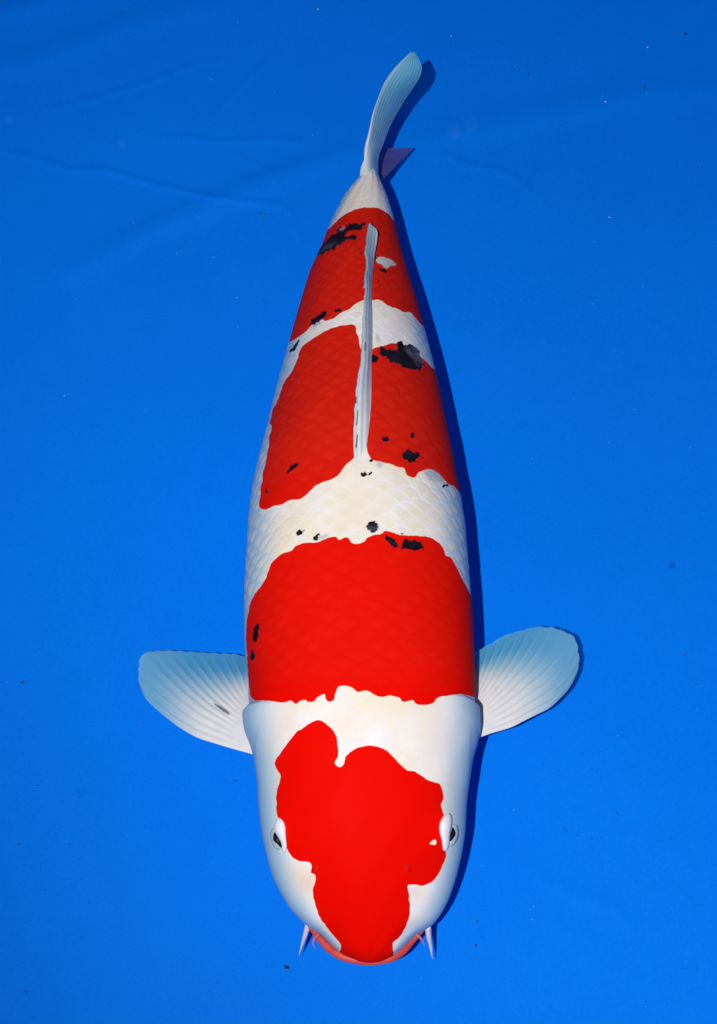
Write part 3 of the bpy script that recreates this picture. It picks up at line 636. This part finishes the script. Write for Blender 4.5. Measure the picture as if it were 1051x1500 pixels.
# caudal fin: upper and lower lobe
Z7 = lambda p: zoomed(p, 500, 60, 6.52)
cau = None
def lobe(name, left, right, zl, zr, nray, parent, label, tipn, wr, thin_scale, purple=0.0):
    n, m = 90, 60
    A_, B_ = path(left, n), path(right, n); s = np.linspace(0, 1, m)[None, :, None]
    G2 = A_[:, None] * (1 - s) + B_[:, None] * s
    q = np.linspace(0, 1, n)
    z1 = np.interp(q, np.linspace(0, 1, len(zl)), zl)[:, None]; z2 = np.interp(q, np.linspace(0, 1, len(zr)), zr)[:, None]
    S = s[..., 0]; zz = z1 * (1 - S) + z2 * S + .003 * np.sin(np.pi * S) * np.sin(np.pi * q)[:, None] + (0 if purple else .010) * np.sin(np.pi * S) * (1 - sstep(0, .35, q))[:, None]
    zz = zz + .0002 * np.cos(2 * np.pi * S * nray) * np.sin(np.pi * q)[:, None]
    d = np.gradient(G2, axis=0); d /= np.maximum(np.linalg.norm(d, axis=-1, keepdims=True), 1e-6)
    G2 = G2 + d * (tipn * np.abs(np.sin(np.pi * S * nray)) * sstep(.85, 1, q)[:, None])[..., None]
    G = at(G2[..., 0], G2[..., 1], zz)
    thin = np.zeros((n, m, 4)); T2 = q[:, None] + 0 * S; thin[..., 3] = 1 - (0 if purple else 1) * np.clip((1 - sstep(.10, .42, T2 + .40 * S)) + .6 * (1 - sstep(.02, .14, S)) * (1 - .5 * T2), 0, 1)
    thin[..., 0] = np.clip(thin_scale * sstep(.10, .75, T2) * (.55 + .45 * S), 0, 1) * (thin[..., 3]); thin[..., 2] = purple
    o = slab(name, G, .0040 - .0034 * np.minimum(1, T2 * 1.6), M_TAIL if purple == 0 else M_LOW, parent, thin); o['label'] = label
    fl_ = 1 if grid_normals(G)[n // 2, m // 2] @ (CAM - G[n // 2, m // 2]) > 0 else -1
    for k in range(nray):
        sf = (k + .5) / nray
        fin_ray(G, sf * (m - 1), .03, .93 - .12 * rng.random(), lambda T: wr * (.35 + .65 * np.sin(np.pi * np.clip(T, .1, .9))), lambda T: .0006 - .0003 * T, M_TRAY if purple == 0 else M_LOW, o,
                lambda T: thin_scale * (.15 + .75 * sstep(.15, .75, T)), fl_)
    return o
up = lobe('upper_tail_lobe', Z7([(192, 1345), (196, 1250), (215, 1150), (240, 1000), (270, 880), (300, 720), (350, 560), (420, 390), (520, 250), (600, 170), (660, 118)]),
     Z7([(345, 1365), (338, 1270), (338, 1180), (350, 1090), (390, 990), (440, 860), (500, 740), (560, 640), (630, 530), (700, 430), (760, 320), (770, 255), (745, 180), (700, 112)]),
     [.096, .106, .116, .126, .132, .136], [.086, .080, .079, .084, .096, .118, .134], 9, koi, 'pale teal upper tail lobe curving away from the body', 2.4, .0009, .85)
lobe('lower_tail_lobe', Z7([(335, 1330), (350, 1200), (365, 1100), (380, 1032)]), Z7([(385, 1325), (440, 1275), (520, 1195), (600, 1115), (690, 1022)]),
     [.060, .050, .040, .034], [.052, .040, .030, .020], 7, koi, 'purplish lower tail lobe with shade painted into its colour', 1.6, .0008, .60, .02)

# dorsal fin, folded along the ridge of the back
def dorsal():
    n, m = 150, 26
    rp = S3([(545, 870), (556, 845), (566, 760), (572, 640), (572, 520), (572, 420), (576, 300), (576, 200), (573, 100), (573, 0)]) + S8([(440, 700), (448, 600), (458, 500), (468, 420), (484, 340), (490, 275), (478, 235)])
    lp = S3([(500, 868), (492, 820), (488, 740), (490, 660), (496, 570), (506, 480), (518, 420), (526, 330), (530, 200), (536, 100), (543, 0)]) + S8([(385, 690), (392, 600), (405, 520), (402, 450), (392, 410), (402, 350), (412, 270), (420, 195)])
    A_, B_ = path(lp, n), path(rp, n); q = np.linspace(0, 1, n)
    base = np.array([surf(*b)[0] for b in B_]); ker = np.ones(9) / 9
    zb_ = np.convolve(np.pad(base[:, 2], 4, 'edge'), ker, 'valid')
    lift_r = np.interp(q, [0, .06, .75, .9, 1], [-.003, -.0022, -.0018, .004, .010]); lift_l = np.interp(q, [0, .08, .3, .6, .9, 1], [-.002, .004, .012, .014, .015, .014])
    s = np.linspace(0, 1, m)[None, :]
    jag = 1.0 * np.abs(np.sin(q * 46)) ** .6 * sstep(.05, .2, q) + rng.normal(0, .25, n)
    A_ = A_ + np.stack([jag, 0 * jag], -1)
    G2 = A_[:, None] * (1 - s[..., None]) + B_[:, None] * s[..., None]
    zz = (zb_ + lift_l)[:, None] * (1 - s) + (zb_ + lift_r)[:, None] * s + .0035 * np.sin(np.pi * s) * np.sin(np.pi * np.clip(q * 1.05, 0, 1))[:, None]
    zz = zz + .0003 * np.sin(s * 19 + q[:, None] * 9)
    G = at(G2[..., 0], G2[..., 1], zz)
    thin = np.zeros((n, m, 3)); thin[..., 0] = sstep(.10, .9, q)[:, None] * (1.0 - .6 * s)
    gu, gv = G2[..., 0], G2[..., 1]
    for (a, b, c, d, w_) in S3_marks:
        P0, P1 = np.array([a, b]), np.array([c, d]); dd = P1 - P0; al = np.clip(((gu - a) * dd[0] + (gv - b) * dd[1]) / (dd @ dd), 0, 1)
        ds = np.hypot(gu - a - al * dd[0], gv - b - al * dd[1]); thin[..., 1] = np.maximum(thin[..., 1], .8 * (1 - sstep(.5, 1, ds / w_)))
    o = slab('dorsal_fin', G, .0022 - .0012 * s + 0 * q[:, None], M_DORS, koi, thin); o['label'] = 'pale dorsal fin folded along the back'
    fl_ = 1 if grid_normals(G)[n // 2, m // 2] @ (CAM - G[n // 2, m // 2]) > 0 else -1
    for k, (sf, a, b) in enumerate(((.12, .08, .50), (.30, .03, .62), (.50, .02, .70), (.70, .02, .55), (.86, .03, .42), (.25, .50, .97), (.52, .56, .985), (.78, .50, .97))):
        fin_ray(G, sf * (m - 1), a, b, lambda T: .0016 * np.sin(np.pi * np.clip((T - a) / (b - a), .12, .88)), lambda T: .0006 + 0 * T, M_RAY, o, lambda T: .35 + 0 * T, fl_)
    return o
S3_marks = [(*S3([(508, 625)])[0], *S3([(500, 690)])[0], 1.6), (*S3([(505, 735)])[0], *S3([(498, 790)])[0], 2.0), (*S3([(500, 560)])[0], *S3([(497, 590)])[0], 1.0), (*S8([(392, 1120)])[0], *S8([(388, 1180)])[0], .9)]
dorsal()

# paired pelvic fins, folded flat under the belly
for sd in (-1, 1):
    yv = float(np.interp(640, rows[::-1], ys[::-1])); xv = float(np.interp(640, rows[::-1], cx[::-1]))
    n, m = 30, 24; q = np.linspace(0, 1, n)[:, None]; s = np.linspace(0, 1, m)[None, :]
    Xg = xv + sd * (.022 + (.010 + .020 * s) * q); Yg = yv + .055 * q * (1 - .25 * s) + .010 * s; Zg = .016 - .010 * q + 0 * s
    th = np.zeros((n, m, 3)); th[..., 0] = q * .8 + 0 * s
    pf = slab('pelvic_fin', np.stack([Xg, Yg, Zg], -1), .0016 - .001 * q + 0 * s, M_FIN, koi, th)

# ------------------------------------------------------------------ specks of sediment lying on the floor
def specks(name, spots, mat, label):
    V_, f = [], []
    for (a, b, r) in spots:
        c = at(a, b, 0.0); r = r * mpp_at(c); o = len(V_); n = 7; z0 = float(Z[np.abs(gy - c[1]).argmin(), np.abs(gx - c[0]).argmin()])
        for k in range(n):
            an = 6.2832 * k / n + rng.random() * .5; rr_ = r * (.6 + .7 * rng.random()); V_.append((c[0] + rr_ * math.cos(an) * 1.2, c[1] + rr_ * math.sin(an), z0 - .0003))
        for k in range(n):
            x = V_[o + k]; V_.append((c[0] + (x[0] - c[0]) * .55, c[1] + (x[1] - c[1]) * .55, z0 + r * .5))
        V_.append((c[0], c[1], z0 + r * .65))
        f += [(o + k, o + (k + 1) % n, o + n + (k + 1) % n, o + n + k) for k in range(n)] + [(o + n + k, o + n + (k + 1) % n, o + 2 * n) for k in range(n)]
    o = mesh(name, V_, f, mat); o['kind'] = 'stuff'; o['label'] = label; o['category'] = 'sediment'
dk = [(1005, 48, 2.6), (944, 130, 2.2), (33, 998, 2.4), (421, 1416, 3.0), (418, 1414, 2.0), (163, 531, 1.6), (382, 309, 1.8), (387, 311, 1.2), (700, 1349, 2.0), (698, 1384, 2.2), (846, 1223, 1.5), (868, 1228, 1.3), (905, 1190, 1.6), (907, 1194, 1.2),
      (39, 1452, 2.0), (65, 1303, 1.4), (27, 1236, 1.5), (115, 1258, 1.2), (120, 1372, 1.4), (728, 819, 1.0), (316, 398, 1.3), (775, 108, 1.6), (965, 470, 1.5), (1003, 958, 1.2), (947, 1467, 1.6), (345, 1142, 1.5), (102, 1236, 1.4), (54, 1150, 1.6), (50, 1158, 1.4), (60, 1144, 1.1)]
dk += [(rng.uniform(10, 1040), rng.uniform(820, 1490), rng.uniform(.5, .95)) for _ in range(70)]
specks('dark_sediment', dk, M_DIRT, 'tiny dark specks of dirt scattered on the blue basin floor')
lt = [(887, 150, 1.3), (949, 68, 1.2), (597, 149, 1.6), (893, 318, 1.1), (466, 12, 1.4), (347, 434, 1.0), (94, 578, 1.0), (780, 1346, 1.0), (661, 52, 1.3)] + [(rng.uniform(10, 1040), rng.uniform(10, 1490), rng.uniform(.4, .7)) for _ in range(40)]
specks('pale_sediment', lt, M_DIRTW, 'tiny pale specks scattered on the blue basin floor')
